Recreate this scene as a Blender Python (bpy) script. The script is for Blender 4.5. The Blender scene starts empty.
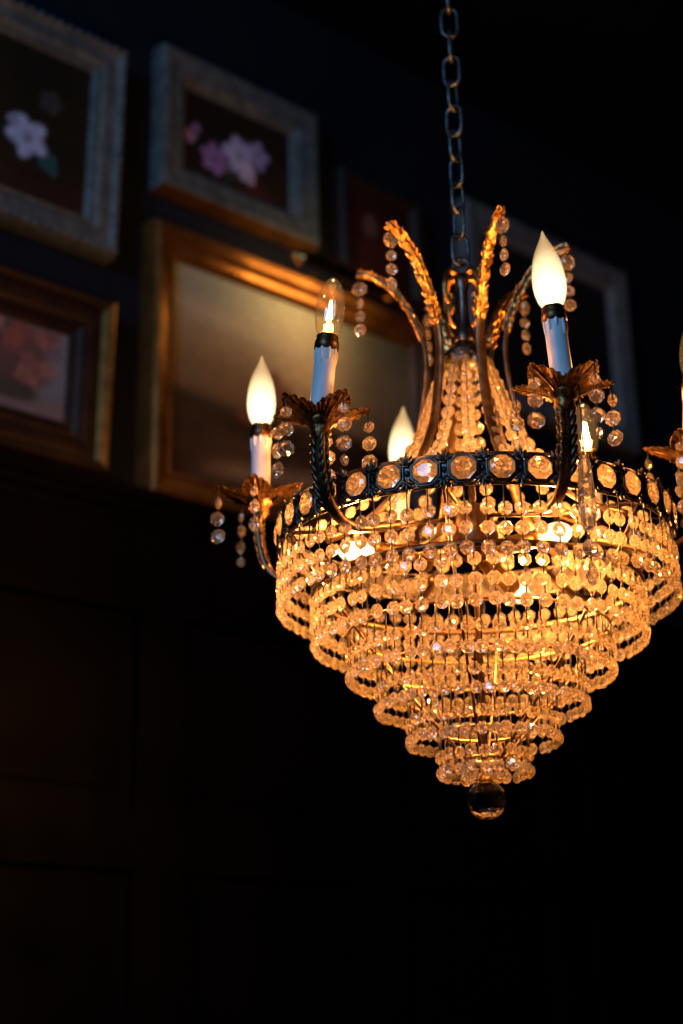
import bpy, math, random
from math import sin, cos, pi, radians as R_
from mathutils import Vector, Matrix

random.seed(7)
scene = bpy.context.scene
col = scene.collection

EYE = 1.45                       # camera height above the floor
AX, AY = 0.1598, 1.80            # chandelier axis on the plan
BASE = 0.236                     # lowest point of the chandelier above eye level
ARMS = [42.5, -17.5, 102.5, -77.5, 162.5, -137.5]    # azimuths, 0 = towards the viewer

# ------------------------------------------------------------------ materials
def new_mat(name):
    m = bpy.data.materials.new(name); m.use_nodes = True
    nt = m.node_tree; nt.nodes.clear()
    out = nt.nodes.new('ShaderNodeOutputMaterial')
    return m, nt, out

def noise_color(nt, c1, c2, scale, detail=4, stretch=None, lo=.35, hi=.65):
    tc = nt.nodes.new('ShaderNodeTexCoord')
    src = tc.outputs['Object']
    if stretch:
        mp = nt.nodes.new('ShaderNodeMapping'); mp.inputs['Scale'].default_value = stretch
        nt.links.new(src, mp.inputs['Vector']); src = mp.outputs['Vector']
    n = nt.nodes.new('ShaderNodeTexNoise'); n.inputs['Scale'].default_value = scale; n.inputs['Detail'].default_value = detail
    nt.links.new(src, n.inputs['Vector'])
    r = nt.nodes.new('ShaderNodeValToRGB')
    r.color_ramp.elements[0].position = lo; r.color_ramp.elements[1].position = hi
    r.color_ramp.elements[0].color = (*c1, 1); r.color_ramp.elements[1].color = (*c2, 1)
    nt.links.new(n.outputs['Fac'], r.inputs['Fac'])
    return r, n

def pbr(name, c1, c2=None, rough=.5, metal=0., scale=40, bump=0., stretch=None, spec=.5, coat=0.):
    m, nt, out = new_mat(name)
    b = nt.nodes.new('ShaderNodeBsdfPrincipled')
    b.inputs['Roughness'].default_value = rough; b.inputs['Metallic'].default_value = metal
    b.inputs['Specular IOR Level'].default_value = spec
    b.inputs['Coat Weight'].default_value = coat
    r, n = noise_color(nt, c1, c2 or c1, scale, stretch=stretch)
    nt.links.new(r.outputs['Color'], b.inputs['Base Color'])
    if bump:
        bp = nt.nodes.new('ShaderNodeBump'); bp.inputs['Strength'].default_value = bump; bp.inputs['Distance'].default_value = .004
        nt.links.new(n.outputs['Fac'], bp.inputs['Height']); nt.links.new(bp.outputs['Normal'], b.inputs['Normal'])
    nt.links.new(b.outputs[0], out.inputs['Surface'])
    return m

def crystal(name, tint, body, body_w, clear_w, rough=.03):
    """cut glass: refracting body, a little milky scatter, a little straight-through clarity"""
    m, nt, out = new_mat(name)
    g = nt.nodes.new('ShaderNodeBsdfPrincipled')
    g.inputs['Base Color'].default_value = (*tint, 1); g.inputs['Roughness'].default_value = rough
    g.inputs['IOR'].default_value = 1.62; g.inputs['Transmission Weight'].default_value = 1.
    tr = nt.nodes.new('ShaderNodeBsdfTranslucent'); tr.inputs['Color'].default_value = (*body, 1)
    df = nt.nodes.new('ShaderNodeBsdfDiffuse'); df.inputs['Color'].default_value = (*body, 1)
    mb = nt.nodes.new('ShaderNodeMixShader'); mb.inputs[0].default_value = .5
    nt.links.new(tr.outputs[0], mb.inputs[1]); nt.links.new(df.outputs[0], mb.inputs[2])
    m1 = nt.nodes.new('ShaderNodeMixShader'); m1.inputs[0].default_value = body_w
    nt.links.new(g.outputs[0], m1.inputs[1]); nt.links.new(mb.outputs[0], m1.inputs[2])
    tp = nt.nodes.new('ShaderNodeBsdfTransparent'); tp.inputs['Color'].default_value = (*tint, 1)
    m2 = nt.nodes.new('ShaderNodeMixShader'); m2.inputs[0].default_value = clear_w
    nt.links.new(m1.outputs[0], m2.inputs[1]); nt.links.new(tp.outputs[0], m2.inputs[2])
    nt.links.new(m2.outputs[0], out.inputs['Surface'])
    return m

def glow(name, c_top, s_top, c_core, s_core, z0, z1, axis='Z'):
    """frosted lamp glass: hottest round the filament, ambering towards the tip"""
    m, nt, out = new_mat(name)
    tc = nt.nodes.new('ShaderNodeTexCoord'); sp = nt.nodes.new('ShaderNodeSeparateXYZ')
    nt.links.new(tc.outputs['Object'], sp.inputs[0])
    mr = nt.nodes.new('ShaderNodeMapRange'); mr.interpolation_type = 'SMOOTHSTEP'
    mr.inputs['From Min'].default_value = z0; mr.inputs['From Max'].default_value = z1
    nt.links.new(sp.outputs[axis], mr.inputs['Value'])
    mc = nt.nodes.new('ShaderNodeMix'); mc.data_type = 'RGBA'
    mc.inputs['A'].default_value = (*[c * s_core for c in c_core], 1)
    mc.inputs['B'].default_value = (*[c * s_top for c in c_top], 1)
    # colour sockets of the Mix node
    for s in mc.inputs:
        if s.type == 'RGBA' and s.name == 'A': s.default_value = (*[c * s_core for c in c_core], 1)
        if s.type == 'RGBA' and s.name == 'B': s.default_value = (*[c * s_top for c in c_top], 1)
    nt.links.new(mr.outputs['Result'], mc.inputs['Factor'])
    e = nt.nodes.new('ShaderNodeEmission')
    res = [s for s in mc.outputs if s.type == 'RGBA'][0]
    nt.links.new(res, e.inputs['Color'])
    lw = nt.nodes.new('ShaderNodeLayerWeight')
    st = nt.nodes.new('ShaderNodeMath'); st.operation = 'MULTIPLY_ADD'; st.inputs[1].default_value = -.72; st.inputs[2].default_value = 1.
    nt.links.new(lw.outputs['Facing'], st.inputs[0]); nt.links.new(st.outputs[0], e.inputs['Strength'])
    gl = nt.nodes.new('ShaderNodeBsdfGlossy'); gl.inputs['Roughness'].default_value = .25
    mx = nt.nodes.new('ShaderNodeMixShader'); mx.inputs[0].default_value = .04
    nt.links.new(e.outputs[0], mx.inputs[1]); nt.links.new(gl.outputs[0], mx.inputs[2])
    tp = nt.nodes.new('ShaderNodeBsdfTransparent')
    m2 = nt.nodes.new('ShaderNodeMixShader'); m2.inputs[0].default_value = .5
    nt.links.new(mx.outputs[0], m2.inputs[1]); nt.links.new(tp.outputs[0], m2.inputs[2])
    nt.links.new(m2.outputs[0], out.inputs['Surface'])
    return m

def thin_glass(name):
    m, nt, out = new_mat(name)
    t = nt.nodes.new('ShaderNodeBsdfTransparent'); t.inputs['Color'].default_value = (1, .90, .74, 1)
    g = nt.nodes.new('ShaderNodeBsdfGlossy'); g.inputs['Roughness'].default_value = .03
    lw = nt.nodes.new('ShaderNodeLayerWeight'); lw.inputs['Blend'].default_value = .5
    pw = nt.nodes.new('ShaderNodeMath'); pw.operation = 'POWER'; pw.inputs[1].default_value = 3.
    nt.links.new(lw.outputs['Facing'], pw.inputs[0])
    f = nt.nodes.new('ShaderNodeMath'); f.operation = 'MULTIPLY_ADD'; f.inputs[1].default_value = .8; f.inputs[2].default_value = .09
    nt.links.new(pw.outputs[0], f.inputs[0])
    mx = nt.nodes.new('ShaderNodeMixShader')
    nt.links.new(f.outputs[0], mx.inputs[0]); nt.links.new(t.outputs[0], mx.inputs[1]); nt.links.new(g.outputs[0], mx.inputs[2])
    ha = nt.nodes.new('ShaderNodeEmission'); ha.inputs['Color'].default_value = (1, .55, .2, 1); ha.inputs['Strength'].default_value = .06  # faint glow put into the glass as the filament's scattered halo
    ad = nt.nodes.new('ShaderNodeAddShader'); nt.links.new(mx.outputs[0], ad.inputs[0]); nt.links.new(ha.outputs[0], ad.inputs[1])
    nt.links.new(ad.outputs[0], out.inputs['Surface'])
    return m

def emit(name, c, s):
    m, nt, out = new_mat(name)
    e = nt.nodes.new('ShaderNodeEmission'); e.inputs['Color'].default_value = (*c, 1); e.inputs['Strength'].default_value = s
    nt.links.new(e.outputs[0], out.inputs['Surface'])
    return m

def painted(name):
    m, nt, out = new_mat(name)
    a = nt.nodes.new('ShaderNodeAttribute'); a.attribute_name = 'Paint'
    tc = nt.nodes.new('ShaderNodeTexCoord')
    n = nt.nodes.new('ShaderNodeTexNoise'); n.inputs['Scale'].default_value = 60; n.inputs['Detail'].default_value = 5
    nt.links.new(tc.outputs['Object'], n.inputs['Vector'])
    mr = nt.nodes.new('ShaderNodeMapRange'); mr.inputs['To Min'].default_value = .7; mr.inputs['To Max'].default_value = 1.3
    nt.links.new(n.outputs['Fac'], mr.inputs['Value'])
    v = nt.nodes.new('ShaderNodeVectorMath'); v.operation = 'SCALE'
    nt.links.new(a.outputs['Color'], v.inputs[0]); nt.links.new(mr.outputs['Result'], v.inputs['Scale'])
    b = nt.nodes.new('ShaderNodeBsdfPrincipled'); b.inputs['Roughness'].default_value = .55; b.inputs['Specular IOR Level'].default_value = .2
    nt.links.new(v.outputs['Vector'], b.inputs['Base Color'])
    nt.links.new(b.outputs[0], out.inputs['Surface'])
    return m

LIGHT = (1., .385, .088)
M = dict(
    bead=crystal('bead_crystal', (1., .94, .83), (1., .84, .62), .10, .03),
    gem=crystal('gem_crystal', (1., .92, .78), (1., .84, .62), .07, .05),
    clear=crystal('clear_crystal', (.97, .98, 1.), (.8, .8, .8), .05, .10, .01),
    ball=crystal('ball_crystal', (1., 1., 1.), (.8, .8, .8), .0, .0, .0),
    neckbead=crystal('neck_crystal', (1., .93, .80), (1., .84, .60), .20, .05),
    pin=pbr('pin_wire', (.012, .008, .005), (.025, .016, .01), .5, .3, 200),
    bronze=pbr('dark_bronze', (.055, .045, .040), (.15, .125, .105), .38, 1., 90, .25),
    strap=pbr('brown_bronze', (.10, .06, .032), (.20, .125, .07), .40, 1., 70, .15),
    gold=pbr('gilt_leaf', (.42, .21, .055), (.85, .50, .16), .30, 1., 150, .35),
    hoop=pbr('hoop_brass', (.35, .19, .06), (.60, .36, .13), .33, 1., 60),
    hoopd=pbr('hoop_bronze', (.09, .05, .025), (.18, .10, .05), .4, 1., 60),
    chain=pbr('chain_steel', (.07, .085, .095), (.15, .18, .20), .45, 1., 150, .1),
    sleeve=pbr('candle_card', (.60, .62, .66), (.74, .75, .77), .45, 0., 30, .05),
    collar=pbr('socket_brass', (.07, .04, .02), (.16, .09, .04), .4, 1., 80),
    frost=glow('frosted_lamp', (1., .62, .27), 1.15, (1., .80, .44), 4.2, .778, .838),
    inner=glow('inner_lamp_glass', (1., .80, .46), 4., (1., .80, .46), 4., 0, 1),
    bulbglass=thin_glass('clear_lamp_glass'),
    filament=emit('filament', (1., .62, .26), 60.),
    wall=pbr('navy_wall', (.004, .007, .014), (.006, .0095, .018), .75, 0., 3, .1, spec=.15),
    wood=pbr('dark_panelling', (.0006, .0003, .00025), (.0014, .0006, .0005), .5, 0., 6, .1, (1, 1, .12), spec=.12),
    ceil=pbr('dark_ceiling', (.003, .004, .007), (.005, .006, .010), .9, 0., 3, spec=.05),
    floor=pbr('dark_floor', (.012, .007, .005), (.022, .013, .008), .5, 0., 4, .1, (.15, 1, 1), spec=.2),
    silver=pbr('silvered_frame', (.075, .10, .105), (.14, .18, .185), .55, .35, 40, .5),
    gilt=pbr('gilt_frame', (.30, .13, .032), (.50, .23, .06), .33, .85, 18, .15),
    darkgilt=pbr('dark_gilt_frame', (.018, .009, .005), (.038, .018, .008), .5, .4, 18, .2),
    litgilt=pbr('lit_gilt_edge', (.30, .165, .04), (.55, .30, .08), .4, .8, 30, .1),
    blackwood=pbr('black_wood_frame', (.010, .007, .006), (.018, .011, .009), .5, 0., 20),
    pale=pbr('pale_frame', (.10, .12, .13), (.17, .20, .22), .55, .2, 40, .4),
    paint=painted('oil_paint'),
    brass=pbr('polished_brass', (.60, .36, .11), (.85, .55, .2), .22, 1., 60),
)

# ------------------------------------------------------------------ mesh builder
class MB:
    def __init__(s): s.v = []; s.f = []; s.m = []; s.sm = []
    def add(s, vs, fs, mi=0, smooth=True, mat=None):
        o = len(s.v)
        for p in vs:
            p = Vector(p)
            s.v.append(tuple(mat @ p) if mat else tuple(p))
        for f in fs:
            s.f.append([i + o for i in f]); s.m.append(mi); s.sm.append(smooth)
        return s
    def lathe(s, prof, n=20, mi=0, mat=None, smooth=True):
        vs, fs = [], []
        for r, z in prof:
            for k in range(n):
                a = 2 * pi * k / n; vs.append((r * cos(a), r * sin(a), z))
        for j in range(len(prof) - 1):
            for k in range(n):
                k2 = (k + 1) % n
                fs.append((j * n + k, j * n + k2, (j + 1) * n + k2, (j + 1) * n + k))
        fs.append(tuple(reversed(range(n)))); fs.append(tuple(range((len(prof) - 1) * n, len(prof) * n)))
        return s.add(vs, fs, mi, smooth, mat)
    def tube(s, path, rad, n=8, mi=0, mat=None, closed=False, sx=1., up=None, smooth=True):
        P = [Vector(p) for p in path]; N = len(P)
        rads = rad if isinstance(rad, (list, tuple)) else [rad] * N
        vs, fs = [], []
        prev = None
        for i in range(N):
            if closed: t = P[(i + 1) % N] - P[i - 1]
            else: t = P[min(i + 1, N - 1)] - P[max(i - 1, 0)]
            t.normalize()
            if up is not None: u = Vector(up) - t * Vector(up).dot(t)
            elif prev is not None: u = prev - t * prev.dot(t)
            else:
                a = Vector((0, 0, 1)) if abs(t.z) < .9 else Vector((1, 0, 0))
                u = a - t * a.dot(t)
            if u.length < 1e-6: u = t.orthogonal()
            u.normalize(); w = t.cross(u); prev = u
            for k in range(n):
                a = 2 * pi * (k + .5) / n
                vs.append(P[i] + u * (cos(a) * rads[i] * sx) + w * (sin(a) * rads[i]))
        for i in range(N if closed else N - 1):
            j = (i + 1) % N
            for k in range(n):
                k2 = (k + 1) % n
                fs.append((i * n + k, i * n + k2, j * n + k2, j * n + k))
        if not closed:
            fs.append(tuple(reversed(range(n)))); fs.append(tuple(range((N - 1) * n, N * n)))
        return s.add(vs, fs, mi, smooth, mat)
    def blob(s, c, r, mi=0, n=6, m=4, mat=None, rot=None, smooth=True):
        T = Matrix.Translation(Vector(c)) @ (rot.to_4x4() if rot else Matrix.Identity(4)) @ Matrix.Diagonal((*r, 1))
        if mat: T = mat @ T
        vs = [(0, 0, -1)]; fs = []
        for j in range(1, m):
            z = -cos(pi * j / m); q = sin(pi * j / m)
            for k in range(n): vs.append((q * cos(2 * pi * k / n), q * sin(2 * pi * k / n), z))
        vs.append((0, 0, 1)); L = len(vs) - 1
        for k in range(n):
            fs.append((0, 1 + (k + 1) % n, 1 + k)); b = 1 + (m - 2) * n
            fs.append((b + k, b + (k + 1) % n, L))
            for j in range(m - 2):
                a = 1 + j * n
                fs.append((a + k, a + (k + 1) % n, a + n + (k + 1) % n, a + n + k))
        return s.add(vs, fs, mi, smooth, T)
    def box(s, a, b, mi=0, mat=None):
        x0, y0, z0 = a; x1, y1, z1 = b
        vs = [(x0, y0, z0), (x1, y0, z0), (x1, y1, z0), (x0, y1, z0), (x0, y0, z1), (x1, y0, z1), (x1, y1, z1), (x0, y1, z1)]
        fs = [(3, 2, 1, 0), (4, 5, 6, 7), (0, 1, 5, 4), (1, 2, 6, 5), (2, 3, 7, 6), (3, 0, 4, 7)]
        return s.add(vs, fs, mi, False, mat)
    def gem(s, c, r, t, mi=0, yaw=0., roll=0., sz=1., pitch=0.):
        """octagonal brilliant button facing -Y"""
        T = Matrix.Translation(Vector(c)) @ Matrix.Rotation(yaw, 4, 'Z') @ Matrix.Rotation(pitch, 4, 'X') @ Matrix.Rotation(roll, 4, 'Y') @ Matrix.Diagonal((1, 1, sz, 1))
        rings = [(.48, -1., 0), (.82, -.55, .5), (1., -.12, 0), (1., .12, 0), (.82, .55, .5), (.48, 1., 0)]
        vs, fs = [], []
        for q, y, h in rings:
            for k in range(8):
                a = 2 * pi * (k + h + .5) / 8; vs.append((q * r * cos(a), y * t, q * r * sin(a)))
        for j in range(5):
            h0, h1 = rings[j][2], rings[j + 1][2]
            for k in range(8):
                a0, a1 = j * 8 + k, j * 8 + (k + 1) % 8; b0, b1 = (j + 1) * 8 + k, (j + 1) * 8 + (k + 1) % 8
                if h0 == h1: fs.append((a0, a1, b1, b0))
                elif h1 > h0: fs += [(a0, a1, b0), (a1, b1, b0)]
                else: fs += [(a0, b1, b0), (a0, a1, b1)]
        fs.append(tuple(reversed(range(8)))); fs.append(tuple(range(40, 48)))
        return s.add(vs, fs, mi, False, T)
    def mesh(s, name, mats):
        me = bpy.data.meshes.new(name); me.from_pydata(s.v, [], s.f)
        for m in mats: me.materials.append(m)
        for p, mi, sm in zip(me.polygons, s.m, s.sm): p.material_index = mi; p.use_smooth = sm
        me.update()
        import bmesh
        bm = bmesh.new(); bm.from_mesh(me); bmesh.ops.recalc_face_normals(bm, faces=bm.faces); bm.to_mesh(me); bm.free()
        return me

def link(name, me, parent=None, loc=(0, 0, 0), rz=0., label=None):
    o = bpy.data.objects.new(name, me); col.objects.link(o)
    o.location = loc; o.rotation_euler = (0, 0, rz)
    if parent: o.parent = parent
    if label: o['label'] = label
    return o

def tag(o, label=None, cat=None, group=None, kind=None):
    if label: o['label'] = label
    if cat: o['category'] = cat
    if group: o['group'] = group
    if kind: o['kind'] = kind
    return o

def spline(pts, n=6):
    P = [Vector(p) for p in pts]; out = []
    for i in range(len(P) - 1):
        p0 = P[max(i - 1, 0)]; p1 = P[i]; p2 = P[i + 1]; p3 = P[min(i + 2, len(P) - 1)]
        for k in range(n):
            t = k / n
            out.append(.5 * ((2 * p1) + (p2 - p0) * t + (2 * p0 - 5 * p1 + 4 * p2 - p3) * t * t + (3 * p1 - p0 - 3 * p2 + p3) * t ** 3))
    out.append(P[-1]); return out

def rz(prof): return [(0, -r, z - BASE) for r, z in prof]       # (radius, height above eye) -> front half-plane of the lamp

# ================================================================== CHANDELIER
lamp = bpy.data.objects.new('chandelier', None); col.objects.link(lamp)
lamp.location = (AX, AY, EYE + BASE)
tag(lamp, 'lit crystal chandelier with tiered bead strands hanging from a steel chain', 'chandelier')

# ---- jewelled ring band
RB, ZB = .235, .578
NM = 36
def ring_pt(a, r, z): return Vector((-r * sin(a), -r * cos(a), z - BASE))
mb = MB()
for z, rr in ((.5610, .0022), (.5950, .0019)):
    mb.tube([ring_pt(2 * pi * k / 144, RB - .002, z) for k in range(144)], rr, 6, closed=True)
PH = R_(-3.)
for i in range(NM):
    a = PH + 2 * pi * i / NM
    T = Matrix.Rotation(-a, 4, 'Z') @ Matrix.Translation((0, -RB, ZB - BASE))
    # octagonal bezel, two steps
    for w, h, y, rr in ((.0170, .0172, -.0005, .0022), (.0150, .0152, -.0030, .0013)):
        oc = []
        for k in range(8):
            t = 2 * pi * (k + .5) / 8; oc.append((w * cos(t) * 1.03, y, h * sin(t) * 1.0))
        mb.tube(oc, rr, 6, closed=True, mat=T)
    # palmette between two settings
    a2 = a + pi / NM
    T2 = Matrix.Rotation(-a2, 4, 'Z') @ Matrix.Translation((0, -RB, ZB - BASE))
    mb.blob((0, -.001, 0), (.0026, .0028, .0042), mat=T2)
    for s_ in (1, -1):
        for j, ang in enumerate((-64, -33, 0, 33, 64)):
            L = (.0088, .0112, .0128, .0112, .0088)[j]
            th = R_(ang)
            d = Vector((sin(th), 0, cos(th) * s_))
            c = Vector((0, -.0015, s_ * .0095)) + d * L * .55
            rot = Matrix.Rotation(th if s_ > 0 else pi - th, 3, 'Y')
            mb.blob(c - Vector((0, .0012, 0)), (.0023, .0026, L * .62), mat=T2, rot=rot)
        mb.blob((0, -.001, s_ * .0082), (.0042, .0024, .002), mat=T2)
    mb.box((-.0035, -.0006, -.017), (.0035, .0012, .017), mat=T2)
link('ring_band', mb.mesh('ring_band', [M['bronze']]), lamp)
gb = MB(); R0 = .0152; NG = 12
rings = [(.50, -.0062, 0), (.80, -.0046, .5), (1., -.0012, 0), (1., .0006, 0), (.55, .0055, .5)]
vs = []; fs = []
for q, y, h in rings:
    for k in range(NG):
        t = 2 * pi * (k + h) / NG; vs.append((q * R0 * cos(t), y, q * R0 * sin(t)))
vs.append((0, .0098, 0))
for j in range(4):
    h0, h1 = rings[j][2], rings[j + 1][2]
    for k in range(NG):
        a0, a1 = j * NG + k, j * NG + (k + 1) % NG; b0, b1 = a0 + NG, a1 + NG
        if h0 == h1: fs.append((a0, a1, b1, b0))
        elif h1 > h0: fs += [(a0, a1, b0), (a1, b1, b0)]
        else: fs += [(a0, b1, b0), (a0, a1, b1)]
fs.append(tuple(reversed(range(NG))))
for k in range(NG): fs.append((4 * NG + k, 4 * NG + (k + 1) % NG, 5 * NG))
gb.add(vs, fs, 0, False)
gm = gb.mesh('medallion', [M['gem']])
for i in range(NM):
    a = PH + 2 * pi * i / NM
    link('crystal_medallion', gm, lamp, ring_pt(a, RB + .0005, ZB), -a)

# ---- tiers of bead strands
def strand_mesh(name, zs, z_top, r=.0077, t=.0044, seed=0, drop=0., jit=.16, mats=None, size=None):
    """beads hanging on pins from the origin; zs are depths below it"""
    rnd = random.Random(seed); b = MB()
    prev = 0.
    b.tube([(0, 0, .0015), (0, 0, -(zs[0]))], .0009, 5, 1)
    for i, z in enumerate(zs):
        rr = r * (size[i] if size else 1)
        if i:
            b.tube([(0, 0, -zs[i - 1] - r * .75), (0, 0, -z + rr * .75)], .0009, 5, 1)
        b.gem((rnd.uniform(-.0006, .0006), rnd.uniform(-.0006, .0006), -z), rr, t * rr / .0077, 0, rnd.gauss(0, jit), rnd.uniform(-.10, .10), pitch=rnd.gauss(0, .07))
    return b.mesh(name, mats or [M['bead'], M['pin']])

TIERS = [  # hoop radius, hoop height, bead heights, count
    (.235, .5575, (.5328, .5106, .4885), 72),
    (.195, .5065, (.4886, .4660, .4432), 64),
    (.155, .4560, (.4270, .4035), 57),
    (.122, .4130, (.3860, .3650), 49),
    (.087, .3740, (.3460, .3260), 36),
    (.052, .3360, (.3080, .2900), 21),
    (.023, .3060, (.2880,), 8),
]
strands = []
for ti, (Rt, zt, zz, n) in enumerate(TIERS):
    if ti:
        w = .0018
        hp = MB().tube([ring_pt(2 * pi * k / 96, Rt, zt) for k in range(96)], .0030 if ti == 1 else .0014, 6, closed=True, up=(0, 0, 1), sx=1.5)
        link('hoop', hp.mesh('hoop', [M['hoopd'] if ti == 1 else M['hoop']]), lamp)
    var = [strand_mesh('bead_strand', [zt - z for z in zz], zt, r=.0082 if ti < 3 else .0076, seed=ti * 10 + k) for k in range(4)]
    for k in range(n):
        a = 2 * pi * (k + .5 * (ti % 2)) / n + R_(-3)
        a += random.uniform(-.0025, .0025) / Rt
        strands.append((ti, a, Rt, zt + random.uniform(-.0012, .0012), len(zz), var[random.randrange(4)]))
CAMP = Vector((-AX, -AY, -BASE))
def size_score(s):
    ti, a, Rt, zt, nb, me = s
    p = ring_pt(a, Rt, zt)
    front = cos(a - math.atan2(AX, AY))
    return nb * (1. if front > .1 else .25 + .2 * front) / (p - CAMP).length ** 2
strands.sort(key=size_score, reverse=True)
rest = MB()
for i, (ti, a, Rt, zt, nb, me) in enumerate(strands):
    if i < 100:
        link('bead_strand', me, lamp, ring_pt(a, Rt, zt), -a)
    else:
        T = Matrix.Translation(ring_pt(a, Rt, zt)) @ Matrix.Rotation(-a, 4, 'Z')
        rest.add([v.co for v in me.vertices], [list(p.vertices) for p in me.polygons if p.material_index == 0], 0, False, T)
        # pins keep their own material
        o = len(rest.v) - len(me.vertices)
        for p in me.polygons:
            if p.material_index == 1:
                rest.f.append([o + v for v in p.vertices]); rest.m.append(1); rest.sm.append(True)
tag(link('bead_curtain', rest.mesh('bead_curtain', [M['bead'], M['pin']]), lamp), kind='stuff')

# ---- wire frame: ribs carrying the hoops, spokes inside
mb = MB()
rib = spline(rz([(.232, .562), (.215, .535), (.195, .505), (.155, .456), (.122, .413), (.087, .374), (.052, .336), (.023, .306), (.004, .296)]), 3)
for k in range(6):
    T = Matrix.Rotation(-R_(72.5 + 60 * k), 4, 'Z')
    mb.tube(rib, .0019, 6, mat=T)
    mb.tube([(0, -.235, .562 - BASE), (0, -.12, .575 - BASE), (0, -.012, .60 - BASE)], .0026, 6, mat=T)
mb.tube([(0, 0, .80 - BASE), (0, 0, .285 - BASE)], .0042, 10)
mb.lathe([(.012, .545 - BASE), (.026, .555 - BASE), (.030, .575 - BASE), (.024, .60 - BASE), (.012, .615 - BASE)], 20)
link('wire_frame', mb.mesh('wire_frame', [M['strap']]), lamp)

# ---- upper basket of strands from the collar to the ring
NN = 15
prof = spline(rz([(.028, .805), (.036, .785), (.046, .757), (.056, .728), (.067, .700), (.084, .672), (.110, .645), (.150, .620), (.195, .603), (.228, .594)]), 12)
cum = [0.]
for i in range(1, len(prof)): cum.append(cum[-1] + (prof[i] - prof[i - 1]).length)
def along(d):
    for i in range(1, len(prof)):
        if cum[i] >= d:
            t = (d - cum[i - 1]) / (cum[i] - cum[i - 1]); return prof[i - 1].lerp(prof[i], t), (prof[i] - prof[i - 1]).normalized()
    return prof[-1], (prof[-1] - prof[-2]).normalized()
def neck_mesh(seed):
    rnd = random.Random(seed); b = MB()
    b.tube(prof[::6], .0008, 5, 1)
    d = .008; i = 0
    while d < cum[-1] - .006:
        p, t = along(d)
        rr = .0060 if d < .03 else (.0072 if d < .06 else .0084)
        pt = math.atan2(-t.y, -t.z)          # lean of the strand
        b.gem(p, rr, .0048, 0, rnd.gauss(0, .25), rnd.uniform(-.2, .2), pitch=-pt * .6)
        d += rr * 2 + .0030
    return b.mesh('neck_strand', [M['neckbead'], M['pin']])
nv = [neck_mesh(k) for k in range(3)]
for k in range(NN):
    link('neck_strand', nv[k % 3], lamp, (0, 0, 0), -R_(360 / NN * k + 5))

# ---- collar and stem
mb = MB()
mb.lathe([(.020, .792 - BASE), (.030, .796 - BASE), (.0315, .802 - BASE), (.028, .808 - BASE), (.030, .813 - BASE), (.025, .819 - BASE), (.016, .824 - BASE), (.012, .832 - BASE)], 28)
for k in range(14):
    a = 2 * pi * k / 14
    mb.blob((.028 * cos(a), .028 * sin(a), .808 - BASE), (.0035, .0035, .0045))
link('stem_collar', mb.mesh('stem_collar', [M['bronze']]), lamp)
mb = MB()
mb.lathe([(.011, .828 - BASE), (.0135, .836 - BASE), (.0135, .844 - BASE), (.010, .852 - BASE), (.0075, .862 - BASE), (.007, .905 - BASE), (.0095, .912 - BASE), (.0095, .919 - BASE), (.007, .926 - BASE), (.003, .930 - BASE)], 20)
mb.tube([(.010 * cos(t), 0, .940 - BASE + .012 * sin(t)) for t in [2 * pi * k / 20 for k in range(20)]], .0025, 6, closed=True)
link('stem', mb.mesh('stem', [M['bronze']]), lamp)
sc = MB()
pth = spline(rz([(.012, .926), (.019, .929), (.026, .921), (.031, .905), (.030, .889), (.023, .882), (.018, .889), (.021, .896)]), 5)
sc.tube(pth, [.0042 - .0018 * i / len(pth) for i in range(len(pth))], 7)
sc.tube(spline(rz([(.023, .882), (.026, .868), (.022, .855), (.015, .850)]), 5), .0026, 7)
scm = sc.mesh('stem_scroll', [M['gold']])
for k in range(4): link('stem_scroll', scm, lamp, (0, 0, 0), -R_(50 + 90 * k))

# ---- six tall plumes
def pendant(name, sizes, r, pitch, seed, edge=False, drop=True, clear=False):
    zs = []; d = .010
    for i, q in enumerate(sizes):
        d += r * q; zs.append(d); d += r * q + pitch
    me = strand_mesh(name, zs, 0, r=r, seed=seed, jit=.30, size=sizes)
    return me
plume_prof = [(.185, .588), (.138, .606), (.101, .636), (.087, .664), (.067, .705), (.056, .755), (.0505, .800), (.0515, .833), (.061, .867), (.079, .904), (.098, .928), (.118, .943), (.136, .949)]
pp = spline(rz(plume_prof), 5)
def strap(b, path, w, t, mi=0):
    b.tube(path, [x for x in w], 8, mi, up=(1, 0, 0), sx=1.)
def flat(b, path, ws, t, mi=0):
    """flat strap with its width along X and a rounded back"""
    N = len(path); vs = []; fs = []
    sec = [(-1, 0), (-.8, .8), (-.3, 1.), (.3, 1.), (.8, .8), (1, 0), (.8, -.8), (.3, -1.), (-.3, -1.), (-.8, -.8)]
    n = len(sec)
    for i in range(N):
        tg = (path[min(i + 1, N - 1)] - path[max(i - 1, 0)]).normalized(); nr = Vector((1, 0, 0)).cross(tg)
        for x, y in sec: vs.append(path[i] + Vector((x * ws[i], 0, 0)) + nr * (y * t))
    for i in range(N - 1):
        for k in range(n):
            fs.append((i * n + k, i * n + (k + 1) % n, (i + 1) * n + (k + 1) % n, (i + 1) * n + k))
    fs.append(tuple(range(n))); fs.append(tuple(range((N - 1) * n, N * n)))
    b.add(vs, fs, mi, True)
pb = MB(); NPP = len(pp)
flat(pb, pp, [.0078 - .0050 * (i / NPP) ** 2 for i in range(NPP)], .0030)
plume_me = pb.mesh('plume', [M['strap']])
lb = MB()
i0 = int(NPP * .62)
rnd = random.Random(3)
sub = spline([pp[i] for i in range(i0, NPP)], 3)
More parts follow.
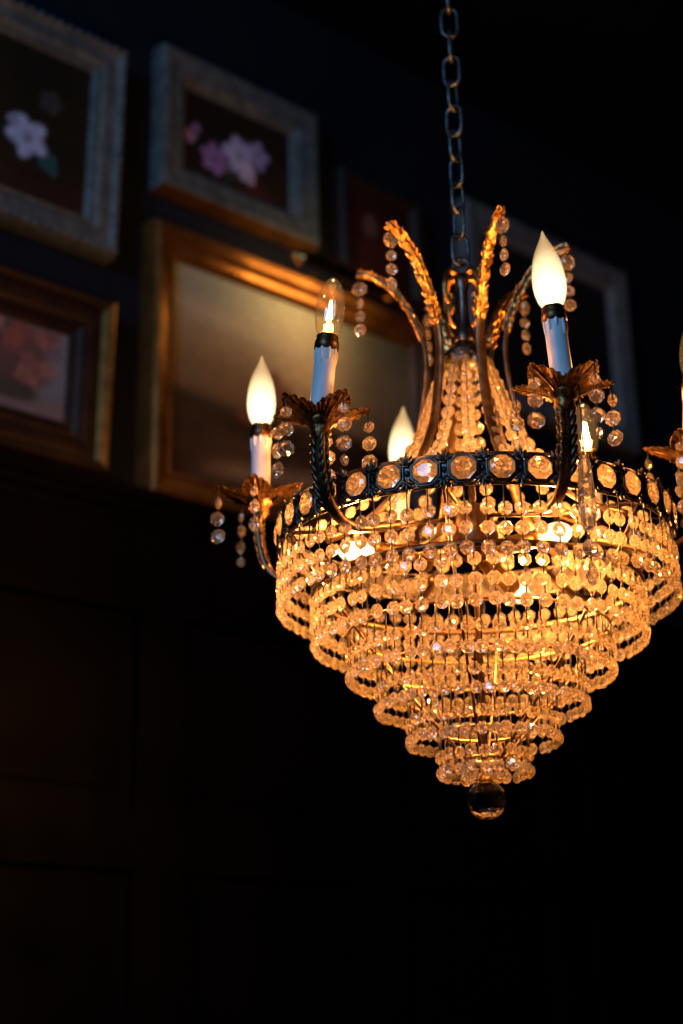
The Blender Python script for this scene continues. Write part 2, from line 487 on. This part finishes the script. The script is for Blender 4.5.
for i in range(0, len(sub) - 2, 2):
    u = i / len(sub)
    tg = (sub[i + 1] - sub[i]).normalized(); nr = Vector((1, 0, 0)).cross(tg)
    w = .0066 - .0034 * u
    for s_ in (-1, 0, 1):
        for face in (1, -1):
            c = sub[i] + Vector((s_ * w * .62 + rnd.uniform(-.001, .001), 0, 0)) + nr * (.0034 * face)
            rot = Matrix((Vector((1, 0, 0)), nr, tg)).transposed() @ Matrix.Rotation(R_(22 * s_ + rnd.uniform(-14, 14)), 3, 'Y') @ Matrix.Rotation(R_(rnd.uniform(-25, 10) * face), 3, 'X')
            q_ = rnd.uniform(.75, 1.3); lb.blob(c + nr * rnd.uniform(-.0015, .0015), (.0023 * q_, .0016, .0056 * q_), n=5, m=4, rot=rot, smooth=False)
lb.blob(sub[-1], (.0028, .0035, .0028), n=6, m=4)
leaf_me = lb.mesh('leaf_sheath', [M['gold']])
tip = pp[-1]
pm_small = pendant('pendant_strand', [1.30, .88, .95, 1.0], .0082, .0034, 5)
for k, az in enumerate(ARMS):
    o = link('plume', plume_me, lamp, (0, 0, 0), -R_(az + (1.5 if az > 0 else 0)))
    link('leaf_sheath', leaf_me, o, label='gilded leaf casing')
    q = link('pendant_strand', pm_small, o, tip + Vector((0, .001, -.001)), R_(90 + (15 if k % 2 else -10)))

# ---- six candle arms
RA = .268
ab = MB()
apath = spline(rz([(.268, .660), (.270, .633), (.269, .602), (.261, .572), (.249, .556), (.232, .5470), (.205, .5465), (.172, .556), (.14, .566)]), 6)
NA = len(apath)
flat(ab, apath, [.0085 - .0035 * (i / NA) for i in range(NA)], .0045)
# acanthus wrapping of the upper arm
for i in range(0, int(NA * .42), 2):
    tg = (apath[i + 1] - apath[i]).normalized(); nr = Vector((1, 0, 0)).cross(tg)
    for s_ in (-1, 1):
        for fc in (-1, 1):
            rot = Matrix((Vector((1, 0, 0)), nr, tg)).transposed() @ Matrix.Rotation(R_(-25 * s_), 3, 'Y')
            ab.blob(apath[i] + Vector((s_ * .0065, 0, 0)) + nr * .004 * fc, (.0032, .0026, .0085), n=6, m=4, rot=rot)
arm_me = ab.mesh('candle_arm', [M['strap']])

def drip_pan():
    b = MB(); NT, NRr = 120, 9
    def rad(th):
        x = (th / (2 * pi) * 5) % 1.; pk = 1 - abs(2 * x - 1)
        return .0310 + .0275 * pk ** .9, pk
    for side in (0, 1):
        vs, fs = [], []
        for j in range(NRr + 1):
            q = j / NRr
            for k in range(NT):
                th = 2 * pi * k / NT; rr, pk = rad(th)
                r = .009 + (rr - .009) * q
                z = -.013 + .014 * q + .006 * pk * q * q - .004 * (1 - pk) * q + .0015 * sin(th * 40) * q + .003 * sin(pi * q)
                if side: z -= .0022 - .001 * q
                vs.append((r * cos(th), r * sin(th), z))
        for j in range(NRr):
            for k in range(NT):
                k2 = (k + 1) % NT; fs.append((j * NT + k, j * NT + k2, (j + 1) * NT + k2, (j + 1) * NT + k))
        b.add(vs, fs, 0)
    for k in range(0, NT, 1):
        th = 2 * pi * k / NT; rr, pk = rad(th)
        z = .001 + .006 * pk - .004 * (1 - pk) + .0015 * sin(th * 40) - .001
        b.blob((rr * cos(th), rr * sin(th), z), (.0013, .0013, .0013), n=4, m=2)
    b.lathe([(.0095, .006), (.014, .003), (.0135, -.002), (.0185, -.006), (.0165, -.013), (.0105, -.020), (.0120, -.025), (.0075, -.031), (.006, -.036)], 20)
    # raised veins under every petal
    for k in range(5):
        th = 2 * pi * (k + .5) / 5
        b.tube([(r * cos(th), r * sin(th), z) for r, z in ((.014, -.0125), (.025, -.006), (.039, -.001), (.054, .004))], [.0022, .002, .0016, .0008], 6)
    return b.mesh('drip_pan', [M['strapg']])
M['strapg'] = pbr('aged_gilt_bronze', (.07, .036, .018), (.30, .155, .055), .36, 1., 140, .3)
pan_me = drip_pan()
sb = MB()
sb.lathe([(.0112, .000), (.0124, .002), (.0122, .030), (.0120, .075), (.0108, .077)], 22)
for k in range(9):
    a = 2 * pi * k / 9 + .2; L = .006 + .008 * ((k * 37) % 10) / 10
    sb.blob((.0117 * cos(a), .0117 * sin(a), .076 - L * .7), (.0022, .0022, L), n=6, m=6)
sleeve_me = sb.mesh('candle_sleeve', [M['sleeve']])
cb = MB().lathe([(.0118, .072), (.0140, .074), (.0138, .083), (.0120, .087), (.0128, .090), (.0100, .093)], 22)
collar_me = cb.mesh('socket_collar', [M['collar']])
flame = [(.0085, .757), (.0118, .7615), (.0152, .768), (.0176, .777), (.0187, .787), (.0184, .797), (.0172, .808), (.0150, .819), (.0117, .829), (.0080, .8375), (.0049, .844), (.0029, .849), (.0014, .854), (.0004, .856)]
bulb_me = MB().lathe(flame, 24).mesh('bulb', [M['frost']])
clearp = [(.0085, .757), (.0120, .762), (.0150, .770), (.0164, .780), (.0166, .790), (.0162, .798), (.0150, .807), (.0130, .8155), (.0100, .823), (.0064, .8285), (.0026, .8318), (.0004, .8325)]
cbulb_me = MB().lathe(clearp, 24).mesh('bulb', [M['bulbglass']])
fb = MB()
fb.tube(spline([(-.0035, 0, .780), (-.0022, .001, .797), (0, 0, .803), (.0022, -.001, .797), (.0035, 0, .780)], 5), .0011, 6, 0)
fb.tube([(-.0035, 0, .780), (-.002, 0, .762)], .0006, 5, 1); fb.tube([(.0035, 0, .780), (.002, 0, .762)], .0006, 5, 1)
fb.lathe([(.0045, .758), (.0035, .766), (.0015, .772)], 10, 2)
fil_me = fb.mesh('filament', [M['filament'], M['pin'], M['bulbglass']])
pend = [pendant('pendant_strand', s_, .0092, .0040, 20 + i) for i, s_ in enumerate(([.75, .95, 1.05], [.7, .95, 1.0, .0 + .7], [.8, 1., 1.05]))]
# long prism pendant
pr = MB()
def spear(b, z0, L, w, n=8):
    prof_ = [(.0022, 0), (w * .55, -.006), (w * .72, -.016), (w, -L * .72), (w * .62, -L * .93), (.0015, -L)]
    b.lathe([(r, z0 + z) for r, z in prof_], n, 0, smooth=False)
spear(pr, -.080, .088, .0098)
pr.tube([(0, 0, .0), (0, 0, -.083)], .0009, 5, 1)
pr.tube([(0, 0, -.167), (0, 0, -.174)], .0009, 5, 1)
pr.gem((0, 0, -.184), .0098, .0056, 0)
pr.tube([(0, 0, -.192), (0, 0, -.198)], .0009, 5, 1)
pr.lathe([(.001, -.197), (.0045, -.205), (.0068, -.213), (.0045, -.221), (.0008, -.224)], 8, 0, smooth=False)
prism_me = pr.mesh('prism_pendant', [M['clear'], M['pin']])

P_OUT, P_IN = 3., 17.
def lamp_light(parent, loc, power, size):
    l = bpy.data.lights.new('lamp_light', 'POINT'); l.energy = power; l.color = LIGHT; l.shadow_soft_size = size
    o = bpy.data.objects.new('lamp_light', l); col.objects.link(o); o.parent = parent; o.location = loc
DROOP = {42.5: .0060, -17.5: .0030, 102.5: .0105, -77.5: .0050, 162.5: .0030, -137.5: .0040}      # the arms have sagged unevenly
TILT = {42.5: (4, 4.5), -17.5: (3, -2.4), 102.5: (1, 1), -77.5: (-5, 0), 162.5: (2, -3), -137.5: (2, 1)}     # inward, sideways (degrees)
CLEAR = {42.5, -137.5, -77.5}
for k, az in enumerate(ARMS):
    arm = link('candle_arm', arm_me, lamp, (0, 0, 0), -R_(az))
    arm.location.z = -DROOP[az]
    cz = .668 - BASE
    pan = link('drip_pan', pan_me, arm, (0, -RA, cz - .002), R_(17 + 13 * k))
    inw, side = TILT[az]
    eul = (-R_(inw), R_(side), 0)
    for nm, me, lb_ in (('candle_sleeve', sleeve_me, 'pale blue-white candle sleeve'), ('socket_collar', collar_me, None)):
        o = link(nm, me, arm, (0, -RA, cz), 0, lb_); o.rotation_euler = eul
    rot = Matrix.Rotation(eul[1], 4, 'Y') @ Matrix.Rotation(eul[0], 4, 'X')
    off = rot @ Vector((0, 0, -.668))
    base = Vector((0, -RA, cz)) + off
    if az in CLEAR:
        o = link('bulb', cbulb_me, arm, base, 0, 'clear glass flame bulb'); o.rotation_euler = eul
        o = link('filament', fil_me, arm, base, 0, 'glowing filament'); o.rotation_euler = eul
    else:
        o = link('bulb', bulb_me, arm, base, 0, 'lit frosted flame bulb'); o.rotation_euler = eul
    lamp_light(arm, base + rot @ Vector((0, 0, .786)), P_OUT, .007)
    for j in range(5):
        th = 2 * pi * (j + .5) / 5 + R_(17 + 13 * k)
        p = Vector((  .054 * cos(th), -RA + .054 * sin(th), cz + .0005))
        link('pendant_strand', pend[(j + k) % 3], arm, p, R_(az) * (1 if j % 2 else .4) + R_(random.uniform(-35, 35)))
    if az == -17.5:
        link('prism_pendant', prism_me, arm, (.0076, -.289, .6605 - BASE), R_(10), 'long clear crystal prism pendant')

# ---- inner lamps lying in the basket
ib = MB().lathe([(.0085, .122), (.0105, .126), (.0132, .133), (.0140, .142), (.0128, .151), (.0090, .159), (.0040, .164), (.0005, .166)], 22)
inner_me = ib.mesh('inner_bulb', [M['inner']])
is_ = MB().lathe([(.008, .020), (.0105, .024), (.0105, .108), (.0118, .110), (.0118, .120), (.0090, .124)], 18)
isock_me = is_.mesh('lamp_socket', [M['hoop']])
for az in (88, -36, -153):
    s_ = link('lamp_socket', isock_me, lamp, (0, 0, .555 - BASE)); s_.rotation_euler = (R_(96 if az != 88 else 89), 0, -R_(az))
    link('inner_bulb', inner_me, s_, label='lit round bulb inside the basket')
    lamp_light(s_, (0, 0, .142), P_IN, .008)

# ---- crystal ball finial
bb = MB(); rb = .0228; NT = 16; NP = 10
vs = []; fs = []
for j in range(NP + 1):
    ph = pi * j / NP
    for k in range(NT):
        th = 2 * pi * (k + .5 * (j % 2)) / NT
        vs.append((rb * sin(ph) * cos(th), rb * sin(ph) * sin(th), rb * cos(ph)))
for j in range(NP):
    for k in range(NT):
        a0, a1 = j * NT + k, j * NT + (k + 1) % NT; b0, b1 = (j + 1) * NT + k, (j + 1) * NT + (k + 1) % NT
        if j % 2 == 0: fs += [(a0, a1, b0), (a1, b1, b0)]
        else: fs += [(a0, b1, b0), (a0, a1, b1)]
bb.add(vs, fs, 0, False)
bb.v = [tuple(v) for v in bb.v]
me = bb.mesh('crystal_ball', [M['ball']])
import bmesh
bm = bmesh.new(); bm.from_mesh(me); bmesh.ops.remove_doubles(bm, verts=bm.verts, dist=1e-5); bmesh.ops.recalc_face_normals(bm, faces=bm.faces); bm.to_mesh(me); bm.free()
link('crystal_ball', me, lamp, (0, 0, .2588 - BASE), 0, 'large faceted clear crystal ball')
fc = MB().lathe([(.002, .276 - BASE), (.0085, .278 - BASE), (.0085, .283 - BASE), (.004, .288 - BASE), (.004, .296 - BASE)], 14)
link('ball_cap', fc.mesh('ball_cap', [M['hoop']]), lamp)

# ---- chain up to the ceiling
CEIL = 2.35
lk = MB()
Lh, Wh, wr = .0220, .0108, .0025
pts = []
for k in range(24):
    t = 2 * pi * k / 24
    x = Wh * cos(t); z = (Lh - Wh) * (1 if sin(t) > 0 else -1) + Wh * sin(t)
    if abs(sin(t)) < 1e-6: z = 0
    pts.append((x, 0, z))
lk.tube(pts, wr, 8, closed=True)
link_me = lk.mesh('chain_link', [M['chain']])
chain = bpy.data.objects.new('chain', None); col.objects.link(chain); chain.parent = lamp
pitch = 2 * Lh - 2 * wr - .0005
z = .952 + .012
i = 0
rnd = random.Random(11)
while z < CEIL - .06:
    o = link('chain_link', link_me, chain, (0, 0, z - BASE), R_(20 + 90 * (i % 2) + i * 7 + rnd.uniform(-12, 12)))
    z += pitch; i += 1
cp = MB().lathe([(.004, z - BASE - .03), (.012, z - BASE - .012), (.02, CEIL - .03 - BASE), (.055, CEIL - .012 - BASE), (.058, CEIL - BASE - .001)], 24)
link('ceiling_canopy', cp.mesh('ceiling_canopy', [M['chain']]), lamp)

# ================================================================== ROOM
WA = R_(47.59); DW = 2.40
WT = Matrix.Translation((-cos(WA) * DW, sin(WA) * DW, EYE)) @ Matrix.Rotation(pi / 2 - WA, 4, 'Z')
# in this frame: x along the wall (to the right), y into the wall, z above eye level
def wall_obj(name, mb_, mats, parent=None):
    o = link(name, mb_.mesh(name, mats), parent)
    if parent is None: o.matrix_world = WT
    return o
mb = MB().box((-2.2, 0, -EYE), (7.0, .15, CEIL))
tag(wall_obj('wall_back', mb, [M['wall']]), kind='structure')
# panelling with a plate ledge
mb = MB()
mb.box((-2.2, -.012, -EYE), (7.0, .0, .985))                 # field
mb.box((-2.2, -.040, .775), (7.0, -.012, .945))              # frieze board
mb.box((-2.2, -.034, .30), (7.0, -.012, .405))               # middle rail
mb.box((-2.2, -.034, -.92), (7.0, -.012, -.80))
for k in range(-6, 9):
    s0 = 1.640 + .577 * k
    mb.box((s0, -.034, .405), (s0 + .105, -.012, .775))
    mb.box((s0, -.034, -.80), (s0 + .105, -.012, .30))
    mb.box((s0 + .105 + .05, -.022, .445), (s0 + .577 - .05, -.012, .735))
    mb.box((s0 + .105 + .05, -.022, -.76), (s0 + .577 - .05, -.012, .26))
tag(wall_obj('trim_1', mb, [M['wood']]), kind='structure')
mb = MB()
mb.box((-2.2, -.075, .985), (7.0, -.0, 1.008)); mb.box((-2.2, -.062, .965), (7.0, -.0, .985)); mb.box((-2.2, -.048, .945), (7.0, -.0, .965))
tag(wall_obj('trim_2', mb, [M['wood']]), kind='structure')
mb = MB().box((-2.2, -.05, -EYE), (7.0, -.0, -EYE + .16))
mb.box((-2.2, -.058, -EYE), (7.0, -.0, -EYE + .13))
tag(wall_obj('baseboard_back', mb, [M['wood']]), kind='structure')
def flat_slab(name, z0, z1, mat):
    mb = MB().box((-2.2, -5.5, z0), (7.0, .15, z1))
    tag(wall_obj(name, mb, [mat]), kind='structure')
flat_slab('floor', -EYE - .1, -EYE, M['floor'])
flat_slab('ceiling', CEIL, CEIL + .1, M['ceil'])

# ---- framed pictures
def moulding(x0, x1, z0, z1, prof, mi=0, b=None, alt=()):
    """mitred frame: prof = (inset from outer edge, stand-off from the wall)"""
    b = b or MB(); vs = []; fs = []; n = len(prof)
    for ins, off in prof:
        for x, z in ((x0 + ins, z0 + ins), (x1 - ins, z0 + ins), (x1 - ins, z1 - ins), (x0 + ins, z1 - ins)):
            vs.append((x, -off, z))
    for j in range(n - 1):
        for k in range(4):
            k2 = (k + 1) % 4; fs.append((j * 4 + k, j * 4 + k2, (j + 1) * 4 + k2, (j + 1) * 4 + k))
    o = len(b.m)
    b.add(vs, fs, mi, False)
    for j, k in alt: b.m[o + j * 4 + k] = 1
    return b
def beads(b, x0, x1, z0, z1, ins, off, step, r, mi=0):
    xa, xb, za, zb = x0 + ins, x1 - ins, z0 + ins, z1 - ins
    n = int((xb - xa) / step)
    for k in range(n + 1):
        x = xa + (xb - xa) * k / n
        for z in (za, zb): b.blob((x, -off, z), (r * 1.4, r, r), mi, n=5, m=3)
    n = int((zb - za) / step)
    for k in range(1, n):
        z = za + (zb - za) * k / n
        for x in (xa, xb): b.blob((x, -off, z), (r, r, r * 1.4), mi, n=5, m=3)
def canvas(x0, x1, z0, z1, off, fn, nx=90, nz=70):
    vs = []; fs = []; cs = []
    for j in range(nz + 1):
        for i in range(nx + 1):
            u, v = i / nx, j / nz
            vs.append((x0 + (x1 - x0) * u, -off, z0 + (z1 - z0) * v)); cs.append(fn(u, v, x0 + (x1 - x0) * u, z0 + (z1 - z0) * v))
    for j in range(nz):
        for i in range(nx):
            a = j * (nx + 1) + i; fs.append((a, a + 1, a + nx + 2, a + nx + 1))
    b = MB(); b.add(vs, fs, 0, False)
    me = bpy.data.meshes.new('canvas'); me.from_pydata(vs, [], fs); me.materials.append(M['paint'])
    at = me.color_attributes.new('Paint', 'FLOAT_COLOR', 'POINT')
    for i, c in enumerate(cs): at.data[i].color = (*c, 1)
    return me
def mixc(a, b, t):
    t = max(0., min(1., t)); return tuple(x + (y - x) * t for x, y in zip(a, b))
def sst(a, b, x):
    t = max(0., min(1., (x - a) / (b - a))); return t * t * (3 - 2 * t)
def wob(x, z, s=9., p=0.):
    return .5 + .25 * sin(x * s * 2.1 + p + 1.3 * sin(z * s * 1.7 + p)) + .25 * sin(z * s * 2.6 - p + 1.1 * sin(x * s * 1.9))
def flower(x, z, cx, cz, r, n=5, ph=0.):
    dx, dz = x - cx, z - cz; d = math.hypot(dx, dz); a = math.atan2(dz, dx)
    edge = r * (.62 + .38 * abs(cos(n * (a + ph) / 2)))
    return (1 - sst(edge * .8, edge * 1.05, d)) * (.55 + .45 * sst(.1 * r, .35 * r, d)) * (.8 + .2 * sin(n * a * 2 + 1))
def picture(label, frame_fn, canvas_me, mats, slip=None, yaw=0.):
    t = bpy.data.objects.new('framed_picture', None); col.objects.link(t)
    tag(t, label, 'picture')
    return t
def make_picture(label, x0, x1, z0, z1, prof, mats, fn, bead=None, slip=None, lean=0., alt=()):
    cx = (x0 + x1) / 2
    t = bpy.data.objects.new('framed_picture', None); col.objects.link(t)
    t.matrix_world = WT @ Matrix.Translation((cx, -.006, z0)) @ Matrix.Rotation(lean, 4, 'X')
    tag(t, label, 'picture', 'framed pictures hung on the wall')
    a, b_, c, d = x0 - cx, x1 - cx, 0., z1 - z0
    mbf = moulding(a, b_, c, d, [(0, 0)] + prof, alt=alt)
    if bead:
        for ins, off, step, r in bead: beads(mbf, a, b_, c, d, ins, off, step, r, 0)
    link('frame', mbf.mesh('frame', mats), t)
    ins, off = prof[-1]
    if slip:
        sp, sm_ = slip
        link('slip', moulding(a, b_, c, d, sp).mesh('slip', [sm_]), t)
        ins, off = sp[-1]
    cv = canvas(a + ins - .004, b_ - ins + .004, c + ins - .004, d - ins + .004, off - .001, lambda u, v, x, z: fn(u, v, x + cx, z + z0))
    link('canvas', cv, t)
    return t
K = .983       # the measured outlines lie on the frames' front faces, 4 cm off the wall

# upper left: silvered frame, white flower
def p1(u, v, x, z):
    c = mixc((.012, .012, .008), (.020, .016, .008), wob(x, z, 6))
    c = mixc(c, (.05, .018, .016), .5 * sst(.35, 0, v))
    f = flower(x, z, 1.362 * .99, 1.690, .052, 5, .5); c = mixc(c, (.50, .62, .92), f)
    f = flower(x, z, 1.318, 1.715, .020, 4, .1); c = mixc(c, (.34, .40, .66), f)
    f = flower(x, z, 1.400, 1.648, .026, 3, .9); c = mixc(c, (.03, .15, .18), f * .8)
    f = flower(x, z, 1.395, 1.785, .030, 5, 0); c = mixc(c, (.09, .09, .10), f * .6)
    f = flower(x, z, 1.12, 1.70, .05, 5, 0); c = mixc(c, (.45, .25, .30), f * .7)
    return c
sil = [(0, .030), (.006, .046), (.016, .048), (.022, .040), (.048, .040), (.060, .032), (.066, .036), (.073, .022)]
make_picture('silvered ornate frame with dark still life of one white flower, top left of the wall', 1.00, 1.557, 1.490, 1.965,
             sil, [M['silver']], p1, bead=[(.011, .048, .022, .006), (.063, .036, .016, .0035)], lean=R_(2))
# upper middle: plain silvered frame, lilac blossoms
def p2(u, v, x, z):
    c = mixc((.014, .010, .008), (.022, .015, .010), wob(x, z, 6, 1))
    c = mixc(c, (.10, .022, .022), .6 * flower(x, z, 1.93, 1.77, .06, 4))
    for cx, cz, r, q, n in ((1.902, 1.882, .052, (.46, .52, .86), 5), (1.952, 1.902, .040, (.32, .34, .68), 5), (1.835, 1.848, .044, (.32, .20, .52), 6), (1.925, 1.845, .03, (.5, .48, .72), 4), (1.765, 1.880, .020, (.36, .24, .50), 4), (1.782, 1.905, .014, (.30, .20, .42), 4), (1.752, 1.878, .014, (.30, .18, .38), 3)):
        c = mixc(c, q, flower(x, z, cx * .99, cz * .99, r, n, cx * 7))
    c = mixc(c, (.04, .07, .06), .5 * flower(x, z, 1.86, 1.81, .03, 3))
    return c
sil2 = [(0, .030), (.004, .044), (.014, .046), (.040, .040), (.052, .040), (.060, .034), (.072, .020)]
make_picture('plain silvered frame with dark still life of lilac blossoms, above the seascape', 1.658, 2.099, 1.698, 2.046, sil2, [M['silver'], M['gilt']], p2, bead=[(.067, .030, .012, .003)], alt=[(0, 0), (1, 0), (0, 1)])  # gilt on underside and right edge paints in warm light from below
# seascape in a wide gilt frame standing on the ledge
def p3(u, v, x, z):
    h = .40
    w = wob(x, z * 2.2, 3.2, .6)
    sky = mixc((.26, .20, .11), (.26, .30, .24), sst(.50, .95, v + .16 * w - .08))
    sky = mixc(sky, (.56, .46, .27), .85 * sst(.25, .70, u + .1 * w) * sst(1.05, .60, v))
    sky = mixc(sky, (.13, .085, .045), .75 * sst(.66, .46, v + .10 * w - .05) * (.5 + .5 * sst(.75, .2, u)))
    sky = mixc(sky, (.42, .40, .30), .5 * math.exp(-((v - .80 + .12 * u - .05 * w) / .05) ** 2))
    sea = mixc((.022, .013, .008), (.060, .036, .020), wob(x, z * 3., 8, 2))
    sea = mixc(sea, (.26, .18, .10), .8 * math.exp(-((v - .10 - .16 * (u - .3)) / .045) ** 2) * sst(.05, .3, u))
    c = mixc(sea, sky, sst(h - .04, h + .04, v + .03 * sin(7 * u)))
    c = mixc(c, (.025, .016, .010), .8 * math.exp(-((v - .36) / .06) ** 2) * sst(.6, .1, u))
    c = mixc(c, tuple(q * .30 for q in c), sst(.48, .85, u))  # right part darkened to paint in the picture light's falloff
    # ship with reddish sails
    for (cx, cz, rx, rz_, q) in ((.40, .50, .040, .13, (.16, .04, .02)), (.355, .46, .028, .09, (.12, .04, .022)), (.455, .47, .030, .11, (.16, .055, .03))):
        k = 1 - sst(.8, 1.1, math.hypot((u - cx) / rx, (v - cz) / rz_)); c = mixc(c, q, .8 * k)
    k = 1 - sst(.8, 1.1, math.hypot((u - .40) / .085, (v - .42) / .03)); c = mixc(c, (.05, .03, .02), k)
    k = 1 - sst(.6, 1.2, math.hypot((u - .30) / .05, (v - .36) / .035)); c = mixc(c, (.16, .05, .03), k * .8)
    return c
gp = [(0, .032), (.004, .050), (.012, .056), (.030, .052), (.040, .036), (.052, .034), (.058, .038), (.068, .022)]
seascape = make_picture('wide gilt frame with hazy seascape and reddish ship, standing on the ledge', 1.640, 2.458, 1.009, 1.612, gp, [M['gilt'], M['darkgilt']], p3, alt=[(j, 1) for j in range(8)])  # right side in dark gilt: shade put into the colour
# lower left: dark frame, rose bouquet
def p4(u, v, x, z):
    c = mixc((.13, .15, .19), (.19, .22, .28), wob(x, z, 5, 3))
    c = mixc(c, (.17, .15, .16), sst(.3, .1, v))
    rr = random.Random(5)
    d = math.hypot((x - 1.33) / .115, (z - 1.225) / .085)
    c = mixc(c, (.10, .055, .05), .9 * (1 - sst(.75, 1.1, d + .25 * (wob(x, z, 30) - .5))))
    for k in range(26):
        cx, cz = 1.33 + rr.uniform(-.105, .105), 1.235 + rr.uniform(-.07, .07)
        q = rr.choice(((.24, .08, .07), (.28, .13, .11), (.16, .04, .035), (.30, .19, .16)))
        c = mixc(c, q, .75 * flower(x, z, cx, cz, .024, 5, k))
    k = 1 - sst(.7, 1.1, math.hypot((x - 1.35) / .06, (z - 1.158) / .022)); c = mixc(c, (.06, .06, .055), k)
    return c
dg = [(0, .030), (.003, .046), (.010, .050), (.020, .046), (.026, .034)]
make_picture('dark frame with right edge coloured as lit gold around a bouquet of pink roses, under the white flower picture', 1.05, 1.550, 1.030, 1.385,
             dg, [M['darkgilt'], M['litgilt']], p4, alt=[(1, 1), (2, 1), (3, 1), (4, 1)], slip=([(.026, .034), (.034, .036), (.050, .034), (.060, .030), (.066, .032), (.074, .020), (.084, .020), (.090, .016)], M['darkgilt']), lean=R_(2))  # brighter gold on the right side paints in the light it catches
# far middle: dark portrait
def p5(u, v, x, z):
    c = mixc((.020, .007, .006), (.035, .010, .008), wob(x, z, 7))
    k = 1 - sst(.6, 1.1, math.hypot((u - .34) / .13, (v - .62) / .16)); c = mixc(c, (.14, .09, .08), .7 * k)
    k = 1 - sst(.7, 1.1, math.hypot((u - .40) / .28, (v - .20) / .35)); c = mixc(c, (.05, .015, .012), k)
    return c
make_picture('small dark reddish portrait in a black frame, right of the lilac blossoms', 2.215 * K, 2.49 * K, 1.680 * K, 1.985 * K,
             [(0, .025), (.006, .036), (.024, .034), (.036, .020)], [M['blackwood']], p5)
# far right: pale frame, black canvas
def p6(u, v, x, z):
    return mixc((.010, .010, .013), (.018, .017, .018), wob(x, z, 4))
make_picture('large pale grey frame with a black canvas, farthest right behind the bulb', 2.640 * K, 3.300 * K, 1.50 * K, 2.055 * K,
             sil2, [M['pale']], p6)

# brass picture light clamped to the seascape's frame
pl = bpy.data.objects.new('picture_light', None); col.objects.link(pl); pl.parent = seascape
pl.location = (2.07 - (1.640 + 2.458) / 2, -.165 + .006, 1.575 - 1.009)
kb = MB(); tr = .017; n = 16
for rr_ in (tr, tr - .0015):
    vs = []; fs = []
    for x in (-.13, .13):
        for k in range(n + 1):
            t = R_(62) + R_(186) * k / n          # closed towards the room and upwards, open to the wall
            vs.append((x, rr_ * cos(t), rr_ * sin(t)))
    for k in range(n): fs.append((k, k + 1, n + 2 + k, n + 1 + k))
    kb.add(vs, fs)
link('lamp_shade', kb.mesh('lamp_shade', [M['collar']]), pl)
for sx_ in (-1, 1):
    e = MB().lathe([(.0172, 0), (.0172, .002), (.006, .004), (.0045, .009), (.0085, .013), (.0085, .018), (.004, .023)], 18, mat=Matrix.Translation((.13 * sx_, 0, 0)) @ Matrix.Rotation(sx_ * pi / 2, 4, 'Y'))
    link('end_knob', e.mesh('end_knob', [M['brass']]), pl, label='polished brass end knob')
ar = MB(); ar.tube(spline([(0, .004, .015), (0, .03, .050), (0, .09, .055), (0, .135, .030), (0, .152, .012)], 6), .0042, 8)
link('arm', ar.mesh('arm', [M['collar']]), pl)
br = MB(); br.box((-.022, .150, -.002), (.022, .160, .040))
br.lathe([(.003, 0), (.009, .004), (.010, .010), (.004, .015)], 14, mat=Matrix.Translation((0, .150, .028)) @ Matrix.Rotation(pi / 2, 4, 'X'))
link('bracket', br.mesh('bracket', [M['collar']]), pl)

# ================================================================== LIGHT
def area(name, loc, target, size, energy, color, sy=None):
    l = bpy.data.lights.new(name, 'AREA'); l.size = size; l.energy = energy; l.color = color
    if sy: l.shape = 'RECTANGLE'; l.size_y = sy
    o = bpy.data.objects.new(name, l); col.objects.link(o); o.location = loc
    o.rotation_euler = (Vector(target) - Vector(loc)).to_track_quat('-Z', 'Y').to_euler()
    return o
# cool daylight from a window high behind the viewer's left
area('window_light', (-1.6, -1.2, 3.1), (.1, 2.0, 2.3), 1.0, 58., (.25, .56, 1.), 1.4)
l = bpy.data.lights.new('picture_lamp_light', 'AREA'); l.shape = 'RECTANGLE'; l.size = .24; l.size_y = .012; l.energy = .60; l.color = (1., .56, .2)
o = bpy.data.objects.new('picture_lamp_light', l); col.objects.link(o); o.parent = pl
o.location = (0, .002, -.001); o.rotation_euler = (R_(80), 0, 0)

w = bpy.data.worlds.new('World'); scene.world = w; w.use_nodes = True
bg = w.node_tree.nodes.get('Background') or w.node_tree.nodes.new('ShaderNodeBackground')
bg.inputs['Color'].default_value = (.35, .5, 1., 1); bg.inputs['Strength'].default_value = .0015

# ================================================================== CAMERA
cd = bpy.data.cameras.new('Camera'); cam = bpy.data.objects.new('Camera', cd); col.objects.link(cam)
p, r = R_(18.7336), R_(1.1242)
fw = Vector((0, cos(p), sin(p))); up = Vector((0, -sin(p), cos(p))); rt = Vector((1, 0, 0))
# rolled so that verticals lean slightly to the left
rt2 = rt * cos(r) - up * sin(r); up2 = rt * sin(r) + up * cos(r)
mw = Matrix((rt2, up2, -fw)).transposed().to_4x4(); mw.translation = (0, 0, EYE)
cam.matrix_world = mw
cd.sensor_fit = 'VERTICAL'; cd.sensor_height = 36; cd.lens = 1561.56 / 1024 * 36
cd.dof.use_dof = True; cd.dof.focus_distance = 1.70; cd.dof.aperture_fstop = 2.8
cd.clip_start = .05
scene.camera = cam

scene.view_settings.view_transform = 'Standard'
scene.view_settings.look = 'None'
scene.view_settings.exposure = 0.
cy = scene.cycles
cy.max_bounces = 14; cy.transmission_bounces = 12; cy.transparent_max_bounces = 24; cy.glossy_bounces = 5; cy.diffuse_bounces = 3
cy.sample_clamp_indirect = 20.; cy.blur_glossy = .5
cy.use_denoising = True
